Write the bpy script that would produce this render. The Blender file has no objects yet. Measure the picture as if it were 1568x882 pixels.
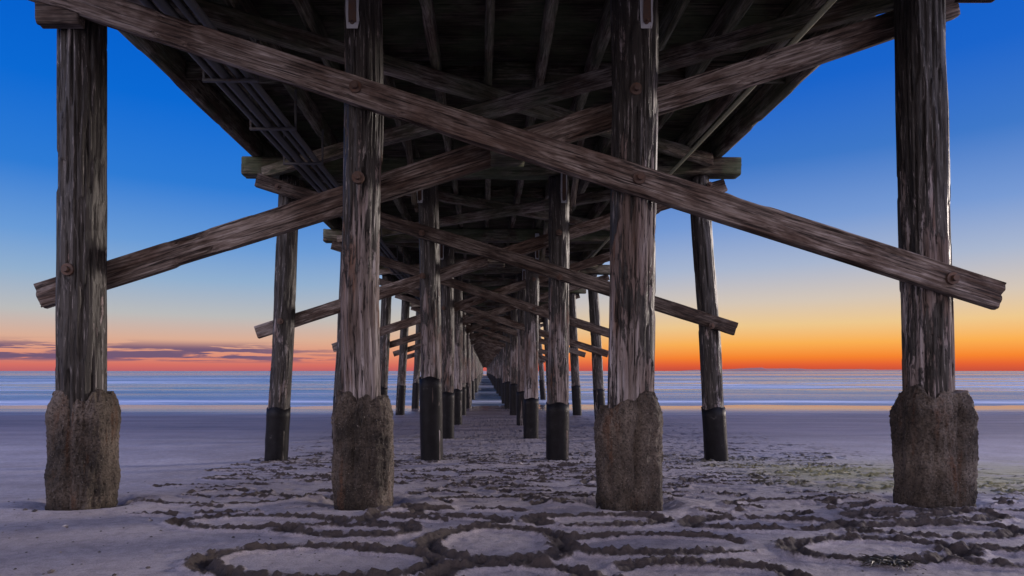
import bpy, math, random
import numpy as np
from mathutils import Vector, Matrix
random.seed(4)
scene = bpy.context.scene
scene.view_settings.view_transform = 'Standard'
scene.view_settings.look = 'None'
scene.view_settings.exposure = 0

CAM_Z = 1.28
# ------------------------------------------------------------------ helpers
def lin(c):
    r = []
    for v in c[:3]:
        v /= 255.0
        r.append(v/12.92 if v <= 0.04045 else ((v+0.055)/1.055)**2.4)
    return (r[0], r[1], r[2], 1.0)

def _h(ix, iy, iz, seed):
    with np.errstate(over='ignore'):
        n = (ix.astype(np.int64)*374761393 + iy.astype(np.int64)*668265263 + iz.astype(np.int64)*2147483647 + seed*974634777) & 0xffffffff
        n = ((n ^ (n >> 13)) * 1274126177) & 0xffffffff
        n = ((n ^ (n >> 16)) * 2246822519) & 0xffffffff
        n = n ^ (n >> 15)
    return (n & 0xffffff)/float(0xffffff)

def vn3(x, y, z, seed=0):
    x, y, z = np.broadcast_arrays(x, y, z)
    ix, iy, iz = np.floor(x), np.floor(y), np.floor(z)
    fx, fy, fz = x-ix, y-iy, z-iz
    fx = fx*fx*(3-2*fx); fy = fy*fy*(3-2*fy); fz = fz*fz*(3-2*fz)
    r = 0
    for a in (0, 1):
        for b in (0, 1):
            for c in (0, 1):
                w = (fx if a else 1-fx)*(fy if b else 1-fy)*(fz if c else 1-fz)
                r = r + w*_h(ix+a, iy+b, iz+c, seed)
    return r

def vn2(x, y, seed=0):
    x, y = np.broadcast_arrays(x, y)
    ix, iy = np.floor(x), np.floor(y)
    fx, fy = x-ix, y-iy
    fx = fx*fx*(3-2*fx); fy = fy*fy*(3-2*fy)
    z = np.zeros_like(ix)
    return ((1-fx)*(1-fy)*_h(ix, iy, z, seed)+fx*(1-fy)*_h(ix+1, iy, z, seed)
            + (1-fx)*fy*_h(ix, iy+1, z, seed)+fx*fy*_h(ix+1, iy+1, z, seed))

def fbm2(x, y, seed=0, o=4):
    r, a, t = 0, 1.0, 0
    for i in range(o):
        r = r + a*vn2(x*2**i, y*2**i, seed+i*17); t += a; a *= .5
    return r/t

def sstep(a, b, x):
    t = np.clip((x-a)/(b-a), 0, 1)
    return t*t*(3-2*t)

def mesh_from_grid(name, V, nu, nv, wrap_u=False, caps=False, smooth=True):
    V = V.reshape(-1, 3)
    j = np.arange(nv-1)[:, None]; i = np.arange(nu if wrap_u else nu-1)[None, :]
    a = j*nu+i; b = j*nu+(i+1) % nu; c = (j+1)*nu+(i+1) % nu; d = (j+1)*nu+i
    F = np.stack([a, b, c, d], -1).reshape(-1, 4)
    nq = len(F)
    loops = F.reshape(-1)
    starts = np.arange(nq)*4
    totals = np.full(nq, 4)
    if caps:
        bot = np.arange(nu)[::-1]; top = (nv-1)*nu+np.arange(nu)
        loops = np.concatenate([loops, bot, top])
        starts = np.concatenate([starts, [nq*4, nq*4+nu]])
        totals = np.concatenate([totals, [nu, nu]])
    me = bpy.data.meshes.new(name)
    me.vertices.add(len(V)); me.vertices.foreach_set('co', V.astype(np.float32).ravel())
    me.loops.add(len(loops)); me.loops.foreach_set('vertex_index', loops.astype(np.int32))
    me.polygons.add(len(starts))
    me.polygons.foreach_set('loop_start', starts.astype(np.int32))
    me.polygons.foreach_set('loop_total', totals.astype(np.int32))
    sm = np.full(len(starts), smooth)
    if caps: sm[-2:] = False
    me.polygons.foreach_set('use_smooth', sm)
    me.update(calc_edges=True); me.validate()
    return me

def obj(name, me, parent=None, loc=(0, 0, 0), mat=None):
    o = bpy.data.objects.new(name, me)
    scene.collection.objects.link(o)
    o.location = loc
    if parent: o.parent = parent
    if mat and len(me.materials) == 0: me.materials.append(mat)
    return o

# ------------------------------------------------------------------ node helper
class NT:
    def __init__(s, tree): s.t = tree; s.n = tree.nodes; s.l = tree.links
    def new(s, typ, **kw):
        n = s.n.new(typ)
        for k, v in kw.items(): setattr(n, k, v)
        return n
    def link(s, a, b): s.l.new(a, b)
    def math(s, op, a, b=None, c=None, clamp=False):
        n = s.n.new('ShaderNodeMath'); n.operation = op; n.use_clamp = clamp
        for i, v in enumerate((a, b, c)):
            if v is None: continue
            if isinstance(v, (int, float)): n.inputs[i].default_value = v
            else: s.l.new(v, n.inputs[i])
        return n.outputs[0]
    def mix(s, f, a, b, blend='MIX'):
        n = s.n.new('ShaderNodeMix'); n.data_type = 'RGBA'; n.blend_type = blend
        for idx, v in ((0, f), (6, a), (7, b)):
            if isinstance(v, (int, float, tuple)): n.inputs[idx].default_value = v
            else: s.l.new(v, n.inputs[idx])
        return n.outputs[2]
    def ramp(s, fac, els, interp='LINEAR'):
        n = s.n.new('ShaderNodeValToRGB'); cr = n.color_ramp; cr.interpolation = interp
        cr.elements[0].position = els[0][0]; cr.elements[0].color = els[0][1]
        cr.elements[1].position = els[-1][0]; cr.elements[1].color = els[-1][1]
        for p, c in els[1:-1]:
            e = cr.elements.new(p); e.color = c
        s.l.new(fac, n.inputs[0]); return n.outputs[0]
    def smooth(s, v, a, b):
        n = s.n.new('ShaderNodeMapRange'); n.interpolation_type = 'SMOOTHSTEP'
        n.inputs[1].default_value = a; n.inputs[2].default_value = b
        s.l.new(v, n.inputs[0]); return n.outputs[0]
    def noise(s, vec, scale, detail=5, rough=.55, dist=0):
        n = s.n.new('ShaderNodeTexNoise')
        n.inputs['Scale'].default_value = scale; n.inputs['Detail'].default_value = detail
        n.inputs['Roughness'].default_value = rough; n.inputs['Distortion'].default_value = dist
        s.l.new(vec, n.inputs['Vector']); return n.outputs[0]
    def mapping(s, vec, scale=(1, 1, 1), loc=(0, 0, 0)):
        n = s.n.new('ShaderNodeMapping'); n.inputs['Scale'].default_value = scale
        n.inputs['Location'].default_value = loc
        s.l.new(vec, n.inputs['Vector']); return n.outputs[0]

def new_mat(name):
    m = bpy.data.materials.new(name); m.use_nodes = True
    t = NT(m.node_tree)
    return m, t, m.node_tree.nodes['Principled BSDF']

def objvec(t):
    tc = t.new('ShaderNodeTexCoord'); oi = t.new('ShaderNodeObjectInfo')
    off = t.math('MULTIPLY', oi.outputs['Random'], 37.0)
    c = t.new('ShaderNodeCombineXYZ')
    for i in range(3): t.link(off, c.inputs[i])
    a = t.new('ShaderNodeVectorMath', operation='ADD')
    t.link(tc.outputs['Object'], a.inputs[0]); t.link(c.outputs[0], a.inputs[1])
    return a.outputs[0], tc.outputs['Object'], oi

G = lambda v: (v, v, v, 1)

def timber_mat(name, cols, green=0.0, bump=.9):
    """sawn weathered timber, grain along local X"""
    m, t, b = new_mat(name)
    v, raw, oi = objvec(t); rnd = oi.outputs['Random']
    g = t.noise(t.mapping(v, (.8, 12, 12)), 1.4, 7, .66, 2.2)
    big = t.noise(t.mapping(v, (1.1, 2.5, 2.5)), 1.2, 4, .65)
    fine = t.noise(t.mapping(v, (1.2, 54, 54)), 1.3, 4, .7, .5)
    base = t.ramp(g, [(.34, cols[0]), (.49, cols[1]), (.66, cols[2])])
    base = t.mix(t.smooth(big, .40, .60), t.mix(1.0, base, (.42, .34, .30, 1), 'MULTIPLY'), base)
    crack = t.smooth(fine, .37, .45)
    base = t.mix(crack, t.mix(1.0, base, G(.18), 'MULTIPLY'), base)
    vo = t.new('ShaderNodeTexVoronoi'); vo.inputs['Scale'].default_value = 1.0
    t.link(t.mapping(v, (1.0, 3.2, 3.2)), vo.inputs['Vector'])
    kn = t.smooth(vo.outputs['Distance'], .05, .12)
    base = t.mix(kn, (.03, .018, .012, 1), base)
    base = t.mix(t.math('MULTIPLY', rnd, .3), base, t.mix(1.0, base, G(.5), 'MULTIPLY'))
    if green:
        gn = t.smooth(t.noise(v, 1.3, 4), .40, .60)
        base = t.mix(t.math('MULTIPLY', gn, green), base, (.075, .105, .05, 1))
    t.link(base, b.inputs['Base Color'])
    b.inputs['Roughness'].default_value = .85; b.inputs['Specular IOR Level'].default_value = .3
    hgt = t.math('ADD', t.math('MULTIPLY', g, .6), t.math('MULTIPLY', crack, .4))
    bp = t.new('ShaderNodeBump'); bp.inputs['Strength'].default_value = bump; bp.inputs['Distance'].default_value = .018
    t.link(hgt, bp.inputs['Height']); t.link(bp.outputs[0], b.inputs['Normal'])
    return m

def pile_mat():
    m, t, b = new_mat('creosoted_pile')
    v, raw, oi = objvec(t)
    oc = t.new('ShaderNodeSeparateColor'); t.link(oi.outputs['Color'], oc.inputs[0])
    st = t.noise(t.mapping(v, (10, 10, .6)), 1.3, 7, .66, .9)
    fine = t.noise(t.mapping(v, (32, 32, 1.8)), 1.4, 5, .7, .6)
    patch = t.noise(t.mapping(v, (4.2, 4.2, 1.0)), 1.3, 7, .72, .6)
    tone = t.noise(t.mapping(v, (2.5, 2.5, .5)), 1.3, 3, .6)
    wood = t.ramp(st, [(.30, (.055, .042, .036, 1)), (.45, (.16, .135, .125, 1)), (.58, (.28, .255, .255, 1)), (.74, (.47, .455, .48, 1))])
    wood = t.mix(t.smooth(tone, .42, .6), t.mix(1.0, wood, (.62, .54, .50, 1), 'MULTIPLY'), wood)
    rust = t.smooth(t.noise(t.mapping(v, (4, 4, .8)), 1.7, 4), .56, .70)
    wood = t.mix(t.math('MULTIPLY', rust, .6), wood, (.14, .07, .04, 1))
    sep = t.new('ShaderNodeSeparateXYZ'); t.link(raw, sep.inputs[0])
    hi = t.math('MULTIPLY', t.smooth(sep.outputs[2], 1.6, 4.0), .20)
    pm = t.math('ADD', t.math('ADD', patch, hi), t.math('MULTIPLY', t.math('SUBTRACT', oc.outputs[0], .5), .45))
    pm = t.math('ADD', pm, t.math('MULTIPLY', t.math('SUBTRACT', st, .5), -.35))
    tar = t.smooth(pm, .52, .57)
    crack = t.smooth(fine, .38, .45)
    flake = t.smooth(fine, .59, .65)
    tarcol = t.mix(flake, t.mix(crack, (.006, .005, .005, 1), (.022, .019, .017, 1)), (.20, .185, .18, 1))
    wood = t.mix(crack, t.mix(1.0, wood, G(.12), 'MULTIPLY'), wood)
    col = t.mix(tar, wood, tarcol)
    t.link(col, b.inputs['Base Color'])
    b.inputs['Specular IOR Level'].default_value = .3
    t.link(t.math('SUBTRACT', .85, t.math('MULTIPLY', tar, .35)), b.inputs['Roughness'])
    h = t.math('ADD', t.math('MULTIPLY', tar, .6), t.math('MULTIPLY', crack, .6))
    h = t.math('ADD', h, t.math('MULTIPLY', st, .6))
    bp = t.new('ShaderNodeBump'); bp.inputs['Strength'].default_value = .9; bp.inputs['Distance'].default_value = .018
    t.link(h, bp.inputs['Height']); t.link(bp.outputs[0], b.inputs['Normal'])
    return m

def concrete_mat():
    m, t, b = new_mat('barnacled_concrete')
    v, raw, oi = objvec(t)
    n1 = t.noise(v, 2.2, 7, .62, .5); n2 = t.noise(v, 48, 4, .7); n3 = t.noise(t.mapping(v, (6, 6, .8)), 1.2, 5, .6)
    col = t.ramp(n1, [(.34, (.032, .026, .021, 1)), (.5, (.10, .080, .064, 1)), (.66, (.20, .165, .135, 1))])
    col = t.mix(t.math('MULTIPLY', t.smooth(n3, .57, .68), .65), col, (.11, .048, .022, 1))
    col = t.mix(t.smooth(n2, .35, .55), t.mix(1.0, col, G(.30), 'MULTIPLY'), col)
    col = t.mix(t.smooth(t.noise(v, 85, 2), .66, .72), col, (.30, .27, .24, 1))
    sep = t.new('ShaderNodeSeparateXYZ'); t.link(raw, sep.inputs[0])
    wet = t.smooth(t.math('ADD', sep.outputs[2], t.math('MULTIPLY', n1, .4)), .12, .42)
    col = t.mix(wet, t.mix(1.0, col, (.5, .46, .40, 1), 'MULTIPLY'), col)
    t.link(col, b.inputs['Base Color']); b.inputs['Roughness'].default_value = .75
    b.inputs['Specular IOR Level'].default_value = .35
    bp = t.new('ShaderNodeBump'); bp.inputs['Strength'].default_value = 1.0; bp.inputs['Distance'].default_value = .035
    t.link(t.math('ADD', n2, t.math('MULTIPLY', t.noise(v, 110, 2), .6)), bp.inputs['Height']); t.link(bp.outputs[0], b.inputs['Normal'])
    return m

def wrap_mat():
    m, t, b = new_mat('black_pile_wrap')
    v, raw, oi = objvec(t)
    n = t.noise(v, 7, 6, .7)
    col = t.ramp(n, [(.4, (.004, .004, .005, 1)), (.64, (.009, .009, .011, 1)), (.75, (.06, .057, .055, 1))])
    t.link(col, b.inputs['Base Color']); b.inputs['Roughness'].default_value = .5; b.inputs['Specular IOR Level'].default_value = .12
    bp = t.new('ShaderNodeBump'); bp.inputs['Strength'].default_value = .6; bp.inputs['Distance'].default_value = .012
    t.link(n, bp.inputs['Height']); t.link(bp.outputs[0], b.inputs['Normal'])
    return m

def metal_mat(name, c, rough=.5, rust=.5):
    m, t, b = new_mat(name)
    v, raw, oi = objvec(t)
    n = t.noise(v, 14, 5, .7)
    t.link(t.mix(t.smooth(n, .62-.2*rust, .75), c, (.10, .045, .022, 1)), b.inputs['Base Color'])
    b.inputs['Metallic'].default_value = .3; b.inputs['Roughness'].default_value = rough
    return m

M_BR = timber_mat('weathered_brace_timber', [(.055, .042, .035, 1), (.17, .135, .115, 1), (.37, .33, .305, 1)])
M_BR2 = timber_mat('dark_brace_timber', [(.028, .021, .017, 1), (.09, .07, .058, 1), (.22, .185, .16, 1)])
M_CAP = timber_mat('cap_beam_timber', [(.04, .034, .026, 1), (.14, .125, .092, 1), (.30, .27, .205, 1)], green=.6)
M_STR = timber_mat('stringer_timber', [(.055, .043, .034, 1), (.19, .155, .12, 1), (.38, .33, .27, 1)], green=.4)
M_DECK = timber_mat('deck_plank_timber', [(.03, .026, .02, 1), (.095, .08, .06, 1), (.20, .17, .13, 1)], green=.5)
M_PILE = pile_mat(); M_CON = concrete_mat(); M_WRAP = wrap_mat()
M_BOLT = metal_mat('rusty_bolt_steel', (.07, .045, .035, 1), .7, .9)
M_STRAP = metal_mat('galvanised_strap', (.40, .42, .44, 1), .5, .1)
M_PIPE = metal_mat('grey_conduit', (.08, .08, .08, 1), .6, .3)
M_PIPE2 = metal_mat('pale_conduit', (.42, .42, .24, 1), .5, .1)

# ------------------------------------------------------------------ world sky
w = bpy.data.worlds.new("World"); scene.world = w; w.use_nodes = True
t = NT(w.node_tree)
bg = w.node_tree.nodes['Background']
tc = t.new('ShaderNodeTexCoord')
nrm = t.new('ShaderNodeVectorMath', operation='NORMALIZE'); t.link(tc.outputs['Generated'], nrm.inputs[0])
sep = t.new('ShaderNodeSeparateXYZ'); t.link(nrm.outputs[0], sep.inputs[0])
X, Y, Z = sep.outputs
Lr = t.ramp(Z, [(0, lin((186, 96, 104))), (.008, lin((212, 110, 100))), (.022, lin((222, 142, 118))), (.045, lin((218, 172, 148))),
                (.08, lin((186, 186, 186))), (.13, lin((144, 174, 206))), (.18, lin((104, 154, 214))), (.26, lin((44, 122, 212))), (.36, lin((6, 104, 210))), (.44, lin((0, 94, 204))), (.7, lin((0, 76, 178))), (1, lin((0, 60, 150)))])
Rr = t.ramp(Z, [(0, lin((192, 74, 60))), (.009, lin((226, 92, 50))), (.020, lin((244, 130, 46))), (.040, lin((248, 174, 82))),
                (.066, lin((236, 198, 140))), (.10, lin((210, 196, 182))), (.15, lin((166, 180, 206))), (.21, lin((116, 152, 210))), (.29, lin((58, 118, 200))), (.38, lin((18, 98, 202))), (.44, lin((4, 92, 200))), (.7, lin((0, 76, 178))), (1, lin((0, 60, 150)))])
az = t.smooth(X, -.35, .38)
sky = t.mix(az, Lr, Rr)
cn = t.noise(t.mapping(nrm.outputs[0], (6, 6, 110)), 1.0, 6, .62, .35)
win = t.math('MULTIPLY', t.smooth(Z, .010, .018), t.math('SUBTRACT', 1.0, t.smooth(Z, .030, .046)))
win = t.math('MULTIPLY', win, t.math('SUBTRACT', 1.0, t.smooth(X, -.36, -.14)))
cf = t.math('MULTIPLY', t.smooth(cn, .43, .50), win)
sky = t.mix(t.math('MULTIPLY', cf, .95), sky, lin((104, 84, 116)))
back = t.smooth(t.math('MULTIPLY', Y, -1.0), -.15, .6)
bcol = t.ramp(Z, [(0, (.96, .74, .70, 1)), (.2, (.96, .80, .86, 1)), (.5, (.72, .71, .98, 1)), (1, (.3, .42, .80, 1))])
bs = t.new('ShaderNodeVectorMath', operation='SCALE'); t.link(bcol, bs.inputs[0]); bs.inputs['Scale'].default_value = 2.8
sky = t.mix(back, sky, bs.outputs[0])
ns = t.new('ShaderNodeTexSky'); ns.sky_type = 'NISHITA'; ns.sun_disc = False
ns.sun_elevation = math.radians(4); ns.sun_rotation = math.radians(62)
nsc = t.new('ShaderNodeVectorMath', operation='SCALE'); t.link(ns.outputs[0], nsc.inputs[0]); nsc.inputs['Scale'].default_value = .002
ad = t.new('ShaderNodeVectorMath', operation='ADD'); t.link(sky, ad.inputs[0]); t.link(nsc.outputs[0], ad.inputs[1])
t.link(ad.outputs[0], bg.inputs['Color']); bg.inputs['Strength'].default_value = 1.0

sl = bpy.data.lights.new('sun', 'SUN'); so = bpy.data.objects.new('sun', sl); scene.collection.objects.link(so)
sl.energy = 2.6; sl.angle = math.radians(9); sl.color = (1, .86, .77)
a, e = math.radians(62), math.radians(11)
d = Vector((math.sin(a)*math.cos(e), math.cos(a)*math.cos(e), math.sin(e)))
so.rotation_euler = (-d).to_track_quat('-Z', 'Y').to_euler()

# ------------------------------------------------------------------ beach
def gz(y):
    ks = np.array([-3000, -60, -20, -6, 0, 3.4, 6, 12, 18, 24, 36, 46, 60, 300, 3000], float)
    vs = np.array([6, 1.6, 1.0, .6, .35, .18, 0, -.43, -.65, -.765, -.86, -.93, -1.5, -8, -30], float)
    r = 0
    for o in (-1.0, -.5, 0, .5, 1.0): r = r+np.interp(y+o, ks, vs)
    return r/5

def spread(lo, hi, step, far_lo, far_hi, g=1.13):
    core = list(np.arange(lo, hi, step))
    s, p = step, core[-1]; right = []
    while p < far_hi: s *= g; p += s; right.append(p)
    s, p = step, core[0]; left = []
    while p > far_lo: s *= g; p -= s; left.append(p)
    return np.array(left[::-1]+core+right)

xs = spread(-5.0, 6.6, .015, -4000, 4000, 1.05)
ys = spread(2.8, 10, .015, -3000, 3000, 1.022)
Xg, Yg = np.meshgrid(xs, ys)
Zg = gz(Yg)
near = sstep(60, 20, np.hypot(Xg, Yg))
Zg += (fbm2(Xg*.35, Yg*.35, 3)-.5)*.08*near
Zg += (fbm2(Xg*.02, Yg*.02, 9)-.5)*.25*sstep(20, 60, np.abs(Xg))*sstep(60, 30, Yg)
# loops drawn in the sand by beach-goers
rings = [(-.98, 3.72, .68, .38), (1.12, 4.17, .60, .30), (-1.75, 4.95, .62, .28),
         (.10, 4.25, .48, .50), (2.45, 3.98, .52, .32), (.15, 3.42, .40, .26), (-.40, 5.05, .55, .22), (2.2, 4.9, .6, .24),
         (1.15, 3.40, .50, .24), (3.3, 4.6, .55, .26), (3.1, 3.75, .35, .22), (.9, 5.05, .5, .2), (-1.0, 4.62, .45, .16), (3.6, 5.2, .6, .2)]
NB = len(rings)
rr = random.Random(11)
gy = 5.45
while gy < 13.5:
    gx = -2.5-(gy-4)*.2+rr.random()*.6
    while gx < 5.7+(gy-4)*.15:
        if rr.random() < .85:
            rings.append((gx, gy+rr.uniform(-.14, .14), rr.uniform(.34, .85), rr.uniform(.12, .32)))
        gx += rr.uniform(1.0, 1.5)
    gy += rr.uniform(.54, .70)
dug = np.zeros_like(Xg); hsum = np.zeros_like(Xg)
wx = (fbm2(Xg*1.9, Yg*1.9, 21, 3)-.5)*.18; wy = (fbm2(Xg*1.9, Yg*1.9, 22, 3)-.5)*.16
clump = fbm2(Xg*26, Yg*26, 41, 2)
clump2 = vn2(Xg*55, Yg*55, 44)
for k, (cx, cy, ra, rb) in enumerate(rings):
    i0, i1 = np.searchsorted(xs, [cx-ra-.6, cx+ra+.6]); j0, j1 = np.searchsorted(ys, [cy-rb-.6, cy+rb+.6])
    if i1 <= i0 or j1 <= j0: continue
    s_ = (slice(j0, j1), slice(i0, i1))
    dx, dy = Xg[s_]+wx[s_]-cx, Yg[s_]+wy[s_]-cy
    q = np.sqrt((dx/ra)**2+(dy/rb)**2)
    grad = np.sqrt((dx/ra**2)**2+(dy/rb**2)**2)/np.maximum(q, 1e-3)
    dist = (q-1)/np.maximum(grad, 1e-3)
    th = np.arctan2(dy, dx)
    gap = sstep(.28, .5, vn2(th*1.3+k*7, th*0+k, 5)) if k >= NB else sstep(.04, .15, vn2(th*1.1+k*7, th*0+k, 5))
    wd = .100 if k < NB else .074
    bnd = np.exp(-(dist/wd)**2)*gap
    pr = (.020*np.exp(-((np.abs(dist)-wd*.85)/.032)**2)-.030*np.exp(-(dist/(wd*.42))**2))*gap
    dug[s_] = np.maximum(dug[s_], bnd); hsum[s_] += pr
Zg += np.clip(hsum, -.034, .028)
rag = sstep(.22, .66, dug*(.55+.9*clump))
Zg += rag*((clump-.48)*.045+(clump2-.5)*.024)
tr = sstep(-7.5, -4, Xg)*sstep(60, 25, Yg)*sstep(-30, 0, Yg)*sstep(12, 6, Xg)*near
tr = tr*(.3+.7*sstep(-3.5, -1.2, Xg+(Yg-4)*.2))
f1 = fbm2(Xg*4.6, Yg*6.0, 51, 3)
foot = sstep(.60, .72, f1)*(.4+.6*sstep(4.5, 6, Yg))
f2 = fbm2(Xg*1.5, Yg*4.6, 61, 3)
line = np.exp(-((f2-.5)/.035)**2)*sstep(6.0, 9, Yg)
Zg += tr*(-foot*.020+(clump-.5)*.006+(clump2-.5)*.004)
Zg += line*tr*((clump-.4)*.05-.006)
dugc = np.maximum(rag*.95, sstep(.25, .75, line*tr*(.5+clump))*.75)
dugc = np.maximum(dugc, foot*tr*.30)
for px_, py_ in ((-3.80, 6), (-1.15, 6), (1.36, 6), (4.25, 6)):
    r_ = np.hypot(Xg-px_, Yg-py_)
    Zg += -.05*np.exp(-((r_-.32)/.12)**2)+.025*np.exp(-((r_-.62)/.2)**2)
    dugc = dugc*(1-.8*sstep(.62, .4, r_))
    dugc = np.maximum(dugc, .35*sstep(.40, .30, r_))
me = mesh_from_grid('sandy_beach', np.stack([Xg, Yg, Zg], -1), len(xs), len(ys))
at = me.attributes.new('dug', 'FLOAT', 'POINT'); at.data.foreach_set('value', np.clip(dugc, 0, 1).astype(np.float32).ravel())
def ground(x, y):
    i = min(max(np.searchsorted(xs, x), 0), len(xs)-1); j = min(max(np.searchsorted(ys, y), 0), len(ys)-1)
    return float(Zg[j, i])

m, t, b = new_mat('beach_sand')
tc = t.new('ShaderNodeTexCoord'); v = tc.outputs['Object']
sep = t.new('ShaderNodeSeparateXYZ'); t.link(v, sep.inputs[0])
n1 = t.noise(v, .7, 5, .6); n2 = t.noise(v, 11, 6, .72); n3 = t.noise(v, 120, 2, .7)
col = t.ramp(n1, [(.3, (.29, .255, .265, 1)), (.7, (.45, .41, .43, 1))])
col = t.mix(t.smooth(n2, .32, .62), t.mix(1.0, col, (.72, .71, .72, 1), 'MULTIPLY'), col)
col = t.mix(t.smooth(n3, .30, .62), t.mix(1.0, col, G(.66), 'MULTIPLY'), col)
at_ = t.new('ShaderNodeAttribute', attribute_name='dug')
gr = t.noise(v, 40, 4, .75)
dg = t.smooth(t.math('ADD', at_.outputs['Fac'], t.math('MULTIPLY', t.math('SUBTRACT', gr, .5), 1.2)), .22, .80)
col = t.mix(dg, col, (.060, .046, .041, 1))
glow = t.math('MULTIPLY', t.smooth(sep.outputs[0], 3.0, 5.0), t.math('MULTIPLY', t.smooth(sep.outputs[1], 6.4, 7.4), t.math('SUBTRACT', 1.0, t.smooth(sep.outputs[1], 9, 14))))
glow = t.math('MULTIPLY', glow, t.smooth(t.noise(t.mapping(v, (.4, 1.3, 1)), 1.2, 5, .65), .28, .55))
col = t.mix(t.math('MULTIPLY', glow, .7), col, (.29, .27, .11, 1))  # lamp glow by the right pile, painted into the sand colour as yellow-green
yy = t.math('ADD', sep.outputs[1], t.math('MULTIPLY', t.noise(t.mapping(v, (.06, .5, 1)), 1, 5), 7))
wet = t.smooth(yy, 14, 27)
wcol = t.ramp(t.noise(t.mapping(v, (.15, 1.3, 1)), 1.0, 5, .65), [(.35, (.065, .050, .055, 1)), (.65, (.15, .12, .13, 1))])
col = t.mix(t.math('MULTIPLY', wet, .93), col, wcol)
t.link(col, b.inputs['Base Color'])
mirror = t.smooth(yy, 30, 40)
t.link(t.math('SUBTRACT', .9, t.math('ADD', t.math('MULTIPLY', wet, .30), t.math('MULTIPLY', mirror, .45))), b.inputs['Roughness'])
bp = t.new('ShaderNodeBump'); bp.inputs['Distance'].default_value = .03
t.link(t.math('SUBTRACT', .7, t.math('MULTIPLY', mirror, .67)), bp.inputs['Strength'])
hh = t.math('ADD', n2, t.math('MULTIPLY', n3, .4))
hh = t.math('ADD', hh, t.math('MULTIPLY', t.math('MULTIPLY', gr, dg), 1.5))
t.link(hh, bp.inputs['Height']); t.link(bp.outputs[0], b.inputs['Normal'])
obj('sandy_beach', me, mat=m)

# pebbles and shell bits, one object
dr = random.Random(3); V, F = [], []
for i in range(900):
    x = dr.uniform(-4.5, 6); y = 3.1+dr.random()**1.6*9
    s = dr.uniform(.003, .010)*(1 if dr.random() < .93 else 2.2); z = ground(x, y)
    n0 = len(V)
    for vx, vy, vz in ((1, 0, 0), (0, 1, 0), (-1, 0, 0), (0, -1, 0), (0, 0, .7), (0, 0, -.7), (.7, .7, .2), (-.7, .6, .2), (-.6, -.7, .2), (.7, -.6, .2)):
        V.append((x+vx*s*dr.uniform(.7, 1.5), y+vy*s*dr.uniform(.7, 1.4), z+.3*s+vz*s*dr.uniform(.7, 1.2)))
    e4 = [0, 6, 1, 7, 2, 8, 3, 9]
    for q in range(8):
        a_, b_ = e4[q], e4[(q+1) % 8]
        F += [(n0+a_, n0+b_, n0+4), (n0+b_, n0+a_, n0+5)]
dm = bpy.data.meshes.new('pebbles'); dm.from_pydata(V, [], F); dm.update()
m, t, b = new_mat('pebble_stone'); tc = t.new('ShaderNodeTexCoord')
t.link(t.ramp(t.noise(tc.outputs['Object'], 3, 2), [(.4, (.03, .025, .022, 1)), (.62, (.12, .10, .09, 1)), (.7, (.4, .36, .33, 1))]), b.inputs['Base Color']); b.inputs['Roughness'].default_value = .7
obj('pebbles', dm, mat=m)

# kelp clump: a tangle of flat strands
kr = random.Random(9); V, F = [], []
kx, ky = 2.33, 3.62
for i in range(120):
    a_ = kr.uniform(0, 6.28); r_ = kr.random()**.7*.09; x, y = kx+math.cos(a_)*r_*1.3, ky+math.sin(a_)*r_
    z = ground(kx, ky)+.02; hd = kr.uniform(0, 6.28); wdt = kr.uniform(.004, .010); L = kr.randint(4, 8); vz = kr.uniform(.0, .010)
    for s in range(L):
        n0 = len(V); px, py = -math.sin(hd)*wdt*(1-s/L), math.cos(hd)*wdt*(1-s/L)
        V += [(x+px, y+py, z), (x-px, y-py, z+.003)]
        if s: F.append((n0-2, n0-1, n0+1, n0))
        hd += kr.uniform(-.6, .6); x += math.cos(hd)*.020; y += math.sin(hd)*.016; z += vz; vz -= .003; z = max(z, ground(x, y)+.004)
km = bpy.data.meshes.new('kelp_clump'); km.from_pydata(V, [], F); km.update()
m, t, b = new_mat('kelp'); tc = t.new('ShaderNodeTexCoord')
t.link(t.ramp(t.noise(tc.outputs['Object'], 12, 3), [(.3, (.015, .012, .006, 1)), (.7, (.05, .042, .02, 1))]), b.inputs['Base Color']); b.inputs['Roughness'].default_value = .5
obj('kelp_clump', km, mat=m)

# ------------------------------------------------------------------ ocean
SEA = -.885
sx = spread(-60, 60, 2.0, -30000, 30000, 1.2)
sy = spread(38, 130, .5, 37, 30000, 1.05)
Xs, Ys = np.meshgrid(sx, sy)
amp = sstep(42, 60, Ys)*sstep(400, 150, Ys)
Zs = SEA+amp*(.16*np.sin(Ys*.42+5.4*vn2(Xs*.02, Ys*.01, 3))*vn2(Xs*.03, Ys*.05, 8)+.10*(fbm2(Xs*.05, Ys*.5, 6)-.5))
me = mesh_from_grid('ocean', np.stack([Xs, Ys, Zs], -1), len(sx), len(sy))
m, t, b = new_mat('sea_water')
tc = t.new('ShaderNodeTexCoord'); v = tc.outputs['Object']
sep = t.new('ShaderNodeSeparateXYZ'); t.link(v, sep.inputs[0])
foam = t.noise(t.mapping(v, (.014, .075, 1)), 1.0, 6, .60, .8)
fm = t.smooth(foam, .45, .62)
fade = t.math('SUBTRACT', 1.0, t.smooth(sep.outputs[1], 110, 300))
wob = t.math('ADD', sep.outputs[1], t.math('MULTIPLY', t.noise(t.mapping(v, (.06, .02, 1)), 1.0, 5), 8))
edge = t.math('MULTIPLY', t.smooth(wob, 44, 48), t.math('SUBTRACT', 1.0, t.smooth(wob, 48.5, 54)))
edge = t.math('MULTIPLY', edge, t.smooth(t.noise(t.mapping(v, (.05, .3, 1)), 1.0, 5, .65), .30, .60))
gapd = t.math('MULTIPLY', t.smooth(wob, 49, 54), t.math('SUBTRACT', 1.0, t.smooth(wob, 57, 66)))
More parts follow.
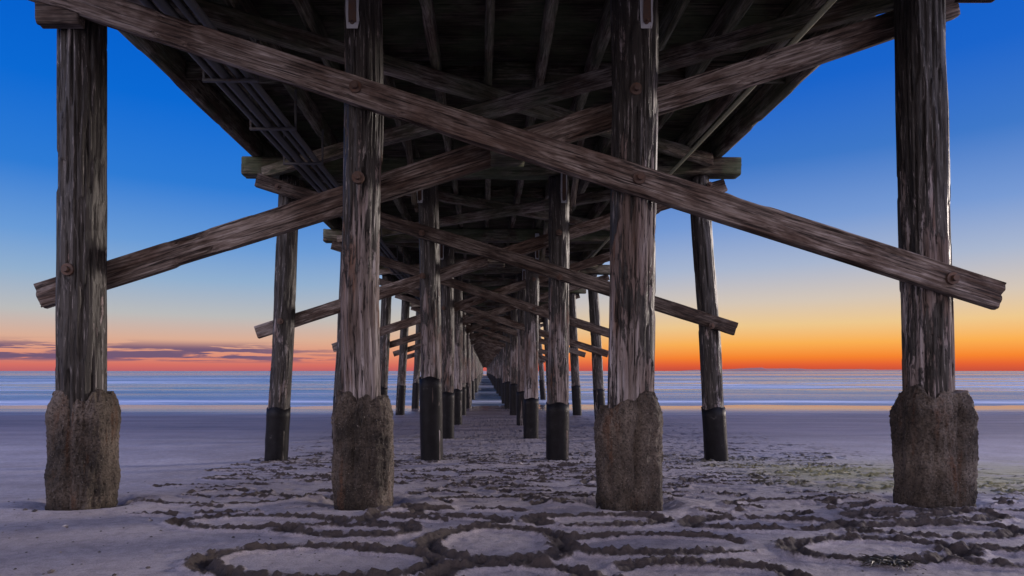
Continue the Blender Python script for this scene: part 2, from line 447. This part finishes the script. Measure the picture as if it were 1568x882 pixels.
fm = t.math('MULTIPLY', fm, t.math('SUBTRACT', 1.0, t.math('MULTIPLY', gapd, .85)))
fm = t.math('MAXIMUM', t.math('MULTIPLY', fm, t.math('ADD', t.math('MULTIPLY', fade, .60), .06)), t.math('MULTIPLY', edge, .75))
far = t.noise(t.mapping(v, (.0018, .014, 1)), 1.0, 5, .65)
deep = t.ramp(far, [(.38, (.008, .045, .11, 1)), (.62, (.07, .12, .19, 1))])
t.link(t.mix(fm, deep, (.64, .66, .74, 1)), b.inputs['Base Color'])
t.link(t.math('ADD', t.math('ADD', .10, t.math('MULTIPLY', t.smooth(far, .4, .6), .22)), t.math('MULTIPLY', fm, .4)), b.inputs['Roughness'])
bp = t.new('ShaderNodeBump'); bp.inputs['Strength'].default_value = .45; bp.inputs['Distance'].default_value = .6
t.link(t.noise(t.mapping(v, (.05, .5, 1)), 1.0, 5, .6), bp.inputs['Height']); t.link(bp.outputs[0], b.inputs['Normal'])
obj('ocean', me, mat=m)

# distant island
n = 160
xi = np.linspace(2900, 6600, n); env = np.sin(np.linspace(0, np.pi, n))**.5
hgt = (18+52*fbm2(xi*.0018, xi*0, 77, 5))*env*np.where(xi < 4100, 1.0, .75)
V = np.stack([np.stack([xi, np.full(n, 9000.), np.full(n, -3.)], -1), np.stack([xi, np.full(n, 9300.), hgt], -1), np.stack([xi, np.full(n, 9900.), np.full(n, -3.)], -1)], 0)
m, t, b = new_mat('hazy_hillside'); b.inputs['Roughness'].default_value = 1
tc = t.new('ShaderNodeTexCoord'); t.link(t.ramp(t.noise(tc.outputs['Object'], .004), [(.3, (.24, .09, .08, 1)), (.7, (.28, .11, .10, 1))]), b.inputs['Base Color'])
obj('distant_island', mesh_from_grid('distant_island', V, n, 3), mat=m)

# ------------------------------------------------------------------ pier parts
pier = bpy.data.objects.new('wooden_pier', None); scene.collection.objects.link(pier)

def pile_mesh(name, z0, z1, r0, r1, segs, rings_, seed, det=1.0):
    th = np.linspace(0, 2*np.pi, segs, endpoint=False)[None, :]; z = np.linspace(z0, z1, rings_)[:, None]
    c, s = np.cos(th), np.sin(th)
    f = (z-z0)/(z1-z0)
    r = r0+(r1-r0)*f
    r = r*(1+.06*(vn3(c*1.5, s*1.5, z*.8, seed)-.5))
    r = r+det*.018*(vn3(c*5, s*5, z*1.1, seed+1)-.5)
    cr = vn3(c*13+5, s*13, z*.9, seed+2); r = r-det*.018*sstep(.62, .8, cr)
    pl = vn3(c*6, s*6, z*2.6, seed+3); r = r-det*.012*sstep(.55, .6, pl)
    wx_ = .05*(vn2(z*.5, z*0, seed+5)-.5); wy_ = .035*(vn2(z*.5, z*0+9, seed+6)-.5)
    V = np.stack([c*r+wx_, s*r+wy_, z+0*c], -1)
    return mesh_from_grid(name, V, segs, rings_, True, True)

def beam_mesh(name, L, h, wd, nl, npm, seed, det=1.0):
    per = np.linspace(0, 1, npm, endpoint=False)
    P = []
    bev = min(h, wd)*.08
    tot = 2*(h+wd)
    for q in per*tot:
        if q < wd: p = (-wd/2+q, -h/2)
        elif q < wd+h: p = (wd/2, -h/2+q-wd)
        elif q < 2*wd+h: p = (wd/2-(q-wd-h), h/2)
        else: p = (-wd/2, h/2-(q-2*wd-h))
        y, z = p
        ey, ez = wd/2-abs(y), h/2-abs(z)
        cut = max(0, bev-(ey+ez))*.5
        P.append((y-math.copysign(cut, y), z-math.copysign(cut, z)))
    P = np.array(P)[None]; x = np.linspace(-L/2, L/2, nl)[:, None]
    y, z = P[..., 0], P[..., 1]
    ln = np.hypot(y/(wd/2), z/(h/2))
    d_ = det*(.008*(vn3(x*1.1, y*38, z*38, seed)-.5)+.012*(vn3(x*.7, y*7, z*7, seed+1)-.5)-.010*sstep(.66, .8, vn3(x*.6, y*30, z*30, seed+2)))
    edge_n = sstep(.58, .8, vn3(x*2.2, y*5, z*5, seed+3))*.022*det*(ln > 1.1)
    ny = np.where(np.abs(y)/(wd/2) > np.abs(z)/(h/2), np.sign(y), 0); nz = np.where(ny == 0, np.sign(z), 0)
    Yv = y+ny*(d_-edge_n)+det*.02*(vn2(x*.4, x*0, seed+7)-.5)
    Zv = z+nz*(d_-edge_n)+det*.03*(vn2(x*.4, x*0, seed+8)-.5)
    Xv = x+0*y
    Xv[0] += .02*(vn2(y[0]*20, z[0]*20, seed)-.5); Xv[-1] += .02*(vn2(y[0]*20, z[0]*20, seed+4)-.5)
    V = np.stack([Xv, Yv, Zv], -1)
    return mesh_from_grid(name, V[:, ::-1], npm, nl, True, True, smooth=(det > 0))

def place(o, a, b_):
    a, b_ = Vector(a), Vector(b_); x = (b_-a).normalized()
    up = Vector((0, 0, 1)); y = up.cross(x).normalized(); z = x.cross(y)
    M = Matrix((x, y, z)).transposed().to_4x4(); M.translation = (a+b_)/2
    o.matrix_world = M

def beam(name, a, b_, h, wd, mat, nl=120, npm=56, seed=0, det=1.0, me=None):
    L = (Vector(b_)-Vector(a)).length
    if me is None: me = beam_mesh(name, L, h, wd, nl, npm, seed, det)
    o = obj(name, me, pier, mat=mat); place(o, a, b_); return o

def bolt(x, y, z, r=.035):
    prof = [(0, -.045), (r*.55, -.045), (r*.62, -.038), (r*.62, -.012), (r*1.25, -.010), (r*1.3, .0), (r*1.3, .03)]
    nseg = 12
    V = np.array([[(p*math.cos(2*math.pi*i/nseg), q, p*math.sin(2*math.pi*i/nseg)) for i in range(nseg)] for k, (p, q) in enumerate(prof)])
    obj('bolt', mesh_from_grid('bolt', V, nseg, len(prof), True, False, False), pier, (x, y, z), M_BOLT)

def jacket(x, y, z0, z1, hw, hd, seed, top_tilt=0, seam=0):
    nu, nv = 200, 150
    th = np.linspace(0, 2*np.pi, nu, endpoint=False)[None, :]
    s = np.linspace(0, 1, nv)[:, None]
    n_ = 2.7
    c, sn = np.cos(th), np.sin(th)
    rad = 1/((np.abs(c)/hw)**n_+(np.abs(sn)/hd)**n_)**(1/n_)
    zz = z0+(z1-z0)*np.minimum(s/.86, 1)+0*th
    sw = .15*(vn2(zz*2.2, zz*0, seed+30)-.5)
    d_front = np.abs(((th-1.5*np.pi-seam-sw) + np.pi) % (2*np.pi)-np.pi)
    d_back = np.abs(((th-.5*np.pi)+np.pi) % (2*np.pi)-np.pi)
    rad = rad*(1-.15*np.exp(-(d_front/.11)**2)*sstep(-.1, .6, zz)-.1*np.exp(-(d_back/.16)**2))
    prof = np.where(s < .86, 1-.06*(s-.6)**2*2, 1.0)
    shoulder = sstep(.70, .90, s)
    rad = rad*prof*(1-.20*shoulder**1.6)
    k = np.clip((s-.90)/.10, 0, 1)
    rad = rad*(1-k*.97)
    nx, ny_, nz_ = c*3.2, sn*3.2, zz*3.5
    lump = (vn3(nx*1.2, ny_*1.2, nz_, seed)-.5)*.055+(vn3(nx*4, ny_*4, nz_*3.6, seed+2)-.5)*.026+(vn3(nx*11, ny_*11, nz_*11, seed+3)-.5)*.016+(vn3(nx*22, ny_*22, nz_*22, seed+9)-.5)*.012
    rad = rad+lump*(1-k)
    zz = zz+(vn3(c*2.0, sn*2.0, s*0, seed+5)-.5)*.16*sstep(.6, .86, s)+(vn3(c*6.0, sn*6.0, s*0, seed+6)-.5)*.05*sstep(.7, .86, s)+top_tilt*c*sstep(.6, .86, s)
    zz = zz-.05*np.exp(-(d_front/.2)**2)*sstep(.7, .88, s)
    V = np.stack([c*rad, sn*rad, zz], -1)
    obj('concrete_jacket', mesh_from_grid('concrete_jacket', V, nu, nv, True, True), pier, (x, y, 0), M_CON)

ZC0, ZC1 = 4.95, 5.30
YR = lambda k: 6.0*k
NROW = 60

def leaning(o, xb, zb, xt, zt, y, tar=.5):
    d_ = Vector((xt-xb, 0, zt-zb)); ang = math.atan2(d_.x, d_.z)
    o.rotation_euler = (0, ang, 0)
    f = (0-zb)/(zt-zb); o.location = (xb+(xt-xb)*f, y, 0)
    o.color = (tar, tar, tar, 1)

row1 = [(-3.81, -3.80, .200, .206, .90), (-1.155, -1.165, .182, .176, .40), (1.375, 1.42, .208, .218, .45), (4.25, 4.09, .200, .205, .50)]
for k, (xb, xt, r0, r1, tr_) in enumerate(row1):
    o = obj('pile', pile_mesh('pile_near', -.4, ZC0-.005, r0, r1, 144, 260, 20+k*7), pier, mat=M_PILE)
    leaning(o, xb, 0, xt, ZC0, 6.0, tr_)
jacket(-3.80, 6, -.3, 1.06, .272, .26, 3, 0, .1)
jacket(-1.15, 6, -.3, 1.04, .268, .27, 4, -.02, -.15)
jacket(1.365, 6, -.3, .98, .295, .28, 5, .09, .05)
jacket(4.255, 6, -.3, 1.10, .300, .28, 7, 0, .2)

mid = [pile_mesh('pile_mid', -3.0, ZC0-.005, .205, .192, 64, 140, 60+i*5) for i in range(5)]
farp = [pile_mesh('pile_far', -6.0, ZC0-.005, .205, .192, 24, 24, 90+i*5, .7) for i in range(4)]

def wrap_mesh(name, h, r=.215):
    nu, nv = 40, 24
    th = np.linspace(0, 2*np.pi, nu, endpoint=False)[None, :]; z = np.linspace(-3, h, nv)[:, None]
    rr_ = r+.012*(vn3(np.cos(th)*3, np.sin(th)*3, z*5, 5)-.5)+0*z
    return mesh_from_grid(name, np.stack([np.cos(th)*rr_, np.sin(th)*rr_, z+0*th+.03*(z > h-.01)*np.sin(th*3)], -1), nu, nv, True, True)
wraps = {h: wrap_mesh('pile_wrap', h) for h in (.5, .58, .67, 1.15)}

for k in list(range(2, NROW))+[-1]:
    rnd = random.Random(k*31+5)
    j = lambda a: rnd.uniform(-a, a)
    xs_ = [(-3.96+j(.05), -3.72+j(.05)), (-1.03+j(.08), -1.08+j(.06)), (1.38+j(.06), 1.42+j(.05)), (4.38+j(.06), 4.08+j(.05))]
    if k == 2: xs_ = [(-3.96, -3.70), (-1.0, -1.08), (1.38, 1.41), (4.41, 4.06)]
    if k == 3: xs_ = [(-4.13, -3.9), (-1.08, -1.06), (1.32, 1.36), (4.38, 4.1)]
    for i, (xb, xt) in enumerate(xs_):
        me_ = (mid if k < 6 else farp)[rnd.randrange(5 if k < 6 else 4)]
        o = obj('pile', me_, pier, mat=M_PILE); leaning(o, xb, -.5, xt, ZC0, YR(k), rnd.uniform(.42, .68) if i in (1, 2) else rnd.uniform(.6, .85))
        h = (.57, 1.15, .67, .58)[i] if k == 2 else rnd.choice((.5, .58, .67))
        h = min(wraps, key=lambda q: abs(q-h))
        o2 = obj('pile_wrap', wraps[h], pier, mat=M_WRAP); leaning(o2, xb, -.5, xt, ZC0, YR(k))

cap_near = [beam_mesh('cap_beam', 9.35, .35, .36, 90, 40, 200+i) for i in range(3)]
for k in list(range(1, NROW))+[-1]:
    beam('cap_beam', (-4.55, YR(k), (ZC0+ZC1)/2), (4.80, YR(k), (ZC0+ZC1)/2), 0, 0, M_CAP, me=cap_near[k % 3])

A0, A1 = (-4.22, -.27, 4.81), (4.66, -.27, 1.965)
B0, B1 = (-4.42, .28, 2.02), (4.66, .28, 4.90)
for k in list(range(1, NROW))+[-1]:
    rnd = random.Random(k); jz = (lambda: rnd.uniform(-.07, .07)) if k > 2 else (lambda: 0)
    jx = (lambda: rnd.uniform(-.12, .12)) if k > 2 else (lambda: 0)
    Y0 = YR(k)
    a0 = (A0[0]+jx(), Y0+A0[1], A0[2]+jz()); a1 = (A1[0]+jx(), Y0+A1[1], A1[2]+jz()+(.1 if k == 2 else 0))
    b0 = (B0[0]+jx(), Y0+B0[1], B0[2]+jz()); b1 = (B1[0]+jx(), Y0+B1[1], B1[2])
    if k == 1:
        beam('cross_brace', a0, a1, .255, .10, M_BR, 420, 90, 301, 1.3)
        beam('cross_brace', b0, b1, .255, .10, M_BR, 420, 90, 305, 1.3)
    elif k < 5:
        beam('cross_brace', a0, a1, .25, .10, M_BR2, 120, 40, 310+k)
        beam('cross_brace', b0, b1, .25, .10, M_BR, 120, 40, 330+k)
    else:
        beam('cross_brace', a0, a1, .25, .10, M_BR2, 20, 16, 350+k, .6)
        beam('cross_brace', b0, b1, .25, .10, M_BR2, 20, 16, 390+k, .6)
def zA(x): return A0[2]+(x-A0[0])*(A1[2]-A0[2])/(A1[0]-A0[0])
def zB(x): return B0[2]+(x-B0[0])*(B1[2]-B0[2])/(B1[0]-B0[0])
for k in (1, 2, 3):
    for x in (-3.82, -1.16, 1.39, 4.2):
        if x > -2 or k > 1: bolt(x, YR(k)-.33, zA(x), .045)
        bolt(x, YR(k)-.21, zB(x), .045)
    xc = .22
    beam('packing_block', (xc-.16, YR(k), zA(xc)), (xc+.16, YR(k), zA(xc)), .22, .40, M_CAP, 6, 16, 5)
beam('cheek_block', (4.30, 5.74, 4.84), (4.62, 5.74, 4.84), .44, .12, M_BR2, 20, 30, 71)
beam('cheek_block', (-4.05, 5.74, 4.52), (-3.66, 5.74, 4.52), .20, .10, M_BR2, 20, 30, 72)

for k in (1, 2, 3, 4):
    for x in (-1.21, 1.48):
        r = .205
        beam('pile_strap', (x-.055, YR(k)-r-.012, 4.78), (x+.055, YR(k)-r-.012, 4.78), .74, .014, M_STRAP, 4, 16, 3, 0)
        beam('pile_strap', (x-.03, YR(k)-r-.024, 4.76), (x+.03, YR(k)-r-.024, 4.76), .60, .014, M_BOLT, 4, 16, 3, 0)
        bolt(x, YR(k)-r-.02, 4.47, .018)

SX = [-4.28+i*(8.66/12) for i in range(13)]
strm = [beam_mesh('stringer', 5.985, .34, .11, 60, 28, 500+i) for i in range(3)]
strf = [beam_mesh('stringer_far', 5.985, .34, .11, 6, 12, 510+i, .4) for i in range(2)]
edge = beam_mesh('edge_stringer', 5.985, .40, .16, 60, 28, 520)
def boards_mesh():
    V, F = [], []
    rb = random.Random(8); y = -3.0
    while y < 3.0-.01:
        wd = min(.235, 3.0-y)
        a, b_ = y+.005, y+wd-.005; z0 = 5.712+rb.uniform(-.003, .003); x0, x1 = -4.62+rb.uniform(-.02, .02), 4.76+rb.uniform(-.02, .02)
        i = len(V)
        V += [(x0, a, z0), (x1, a, z0), (x1, b_, z0), (x0, b_, z0), (x0, a, z0+.07), (x1, a, z0+.07), (x1, b_, z0+.07), (x0, b_, z0+.07)]
        F += [(i, i+3, i+2, i+1), (i+4, i+5, i+6, i+7), (i, i+1, i+5, i+4), (i+2, i+3, i+7, i+6), (i, i+4, i+7, i+3), (i+1, i+2, i+6, i+5)]
        y += wd
    me = bpy.data.meshes.new('deck_boards'); me.from_pydata(V, [], F); me.update(); return me
bm_ = boards_mesh()
brm = beam_mesh('bridging', .60, .26, .06, 6, 16, 530)
for k in range(-1, NROW-1):
    y0, y1 = YR(k)+.0075, YR(k+1)-.0075
    ym = (y0+y1)/2
    for i, x in enumerate(SX):
        if i in (0, 12):
            beam('edge_stringer', (x, y0, 5.506), (x, y1, 5.506), 0, 0, M_STR, me=edge if k < 12 else strf[0])
        else:
            xx = x+random.uniform(-.03, .03)
            beam('stringer', (xx, y0, 5.50), (xx, y1, 5.50), 0, 0, M_STR, me=(strm[(i+k) % 3] if k < 6 else strf[i % 2]))
    if k < 8:
        for i in range(12):
            xm = (SX[i]+SX[i+1])/2; yy_ = ym+(.06 if i % 2 else -.06)
            beam('bridging', (xm-.29, yy_, 5.52), (xm+.29, yy_, 5.52), 0, 0, M_STR, me=brm)
    obj('deck_boards', bm_, pier, (0, ym, 0), M_DECK)
    if k < 14:
        nl, npm = (140, 40) if k in (1, 2) else (20, 16)
        beam('lateral_brace', (-4.1, YR(k)+.22, 5.215), (4.2, YR(k+1)-.22, 5.215), .21, .15, M_STR, nl, npm, 600+k, .9)
        beam('lateral_brace', (4.2, YR(k)+.22, 4.99), (-4.1, YR(k+1)-.22, 4.99), .21, .15, M_STR, nl, npm, 640+k, .9)
    if 1 <= k < 12:
        for x in (-1.30, 1.64):
            beam('knee_brace', (x, YR(k)+.22, 4.42), (x, YR(k)+1.35, 5.28), .16, .10, M_STR, 20, 16, 700+k, .8)
            beam('knee_brace', (x, YR(k+1)-.22, 4.42), (x, YR(k+1)-1.35, 5.28), .16, .10, M_STR, 20, 16, 720+k, .8)

def pipe(x, z, r, mat):
    nu = 14; th = np.linspace(0, 2*np.pi, nu, endpoint=False)[None]; yv = np.linspace(-6, 270, 120)[:, None]
    V = np.stack([np.cos(th)*r+0*yv, yv+0*th, np.sin(th)*r-.02*np.abs(np.sin(yv*np.pi/6))+0*yv], -1)
    obj('utility_pipe', mesh_from_grid('utility_pipe', V[:, ::-1], nu, 120, True, True), pier, (x, 0, z), mat)
for x, r in ((-3.22, .04), (-3.08, .055), (-2.92, .035), (-2.80, .045)): pipe(x, 4.80, r, M_PIPE)
pipe(3.30, 4.80, .03, M_PIPE2)
hb = beam_mesh('pipe_hanger', .66, .035, .05, 4, 12, 1, 0)
for k in range(1, 14):
    for dy in (1.5, 3.0, 4.5):
        if dy != 3.0 and k > 6: continue
        yy_ = YR(k)+dy
        beam('pipe_hanger', (-3.34, yy_, 4.725), (-2.68, yy_, 4.725), 0, 0, M_PIPE, me=hb)
        for x in (-3.33, -2.69):
            beam('hanger_rod', (x-.012, yy_, 5.0), (x+.012, yy_, 5.0), .60, .024, M_PIPE, 3, 8, 1, 0)

# ------------------------------------------------------------------ camera
cd = bpy.data.cameras.new('camera'); co = bpy.data.objects.new('camera', cd); scene.collection.objects.link(co)
co.location = (0, 0, CAM_Z); co.rotation_euler = (math.radians(90), 0, 0)
cd.sensor_width = 36; cd.lens = 36*968/1568
cd.shift_x = 42/1568; cd.shift_y = 127/1568
cd.clip_start = .05; cd.clip_end = 60000
scene.camera = co
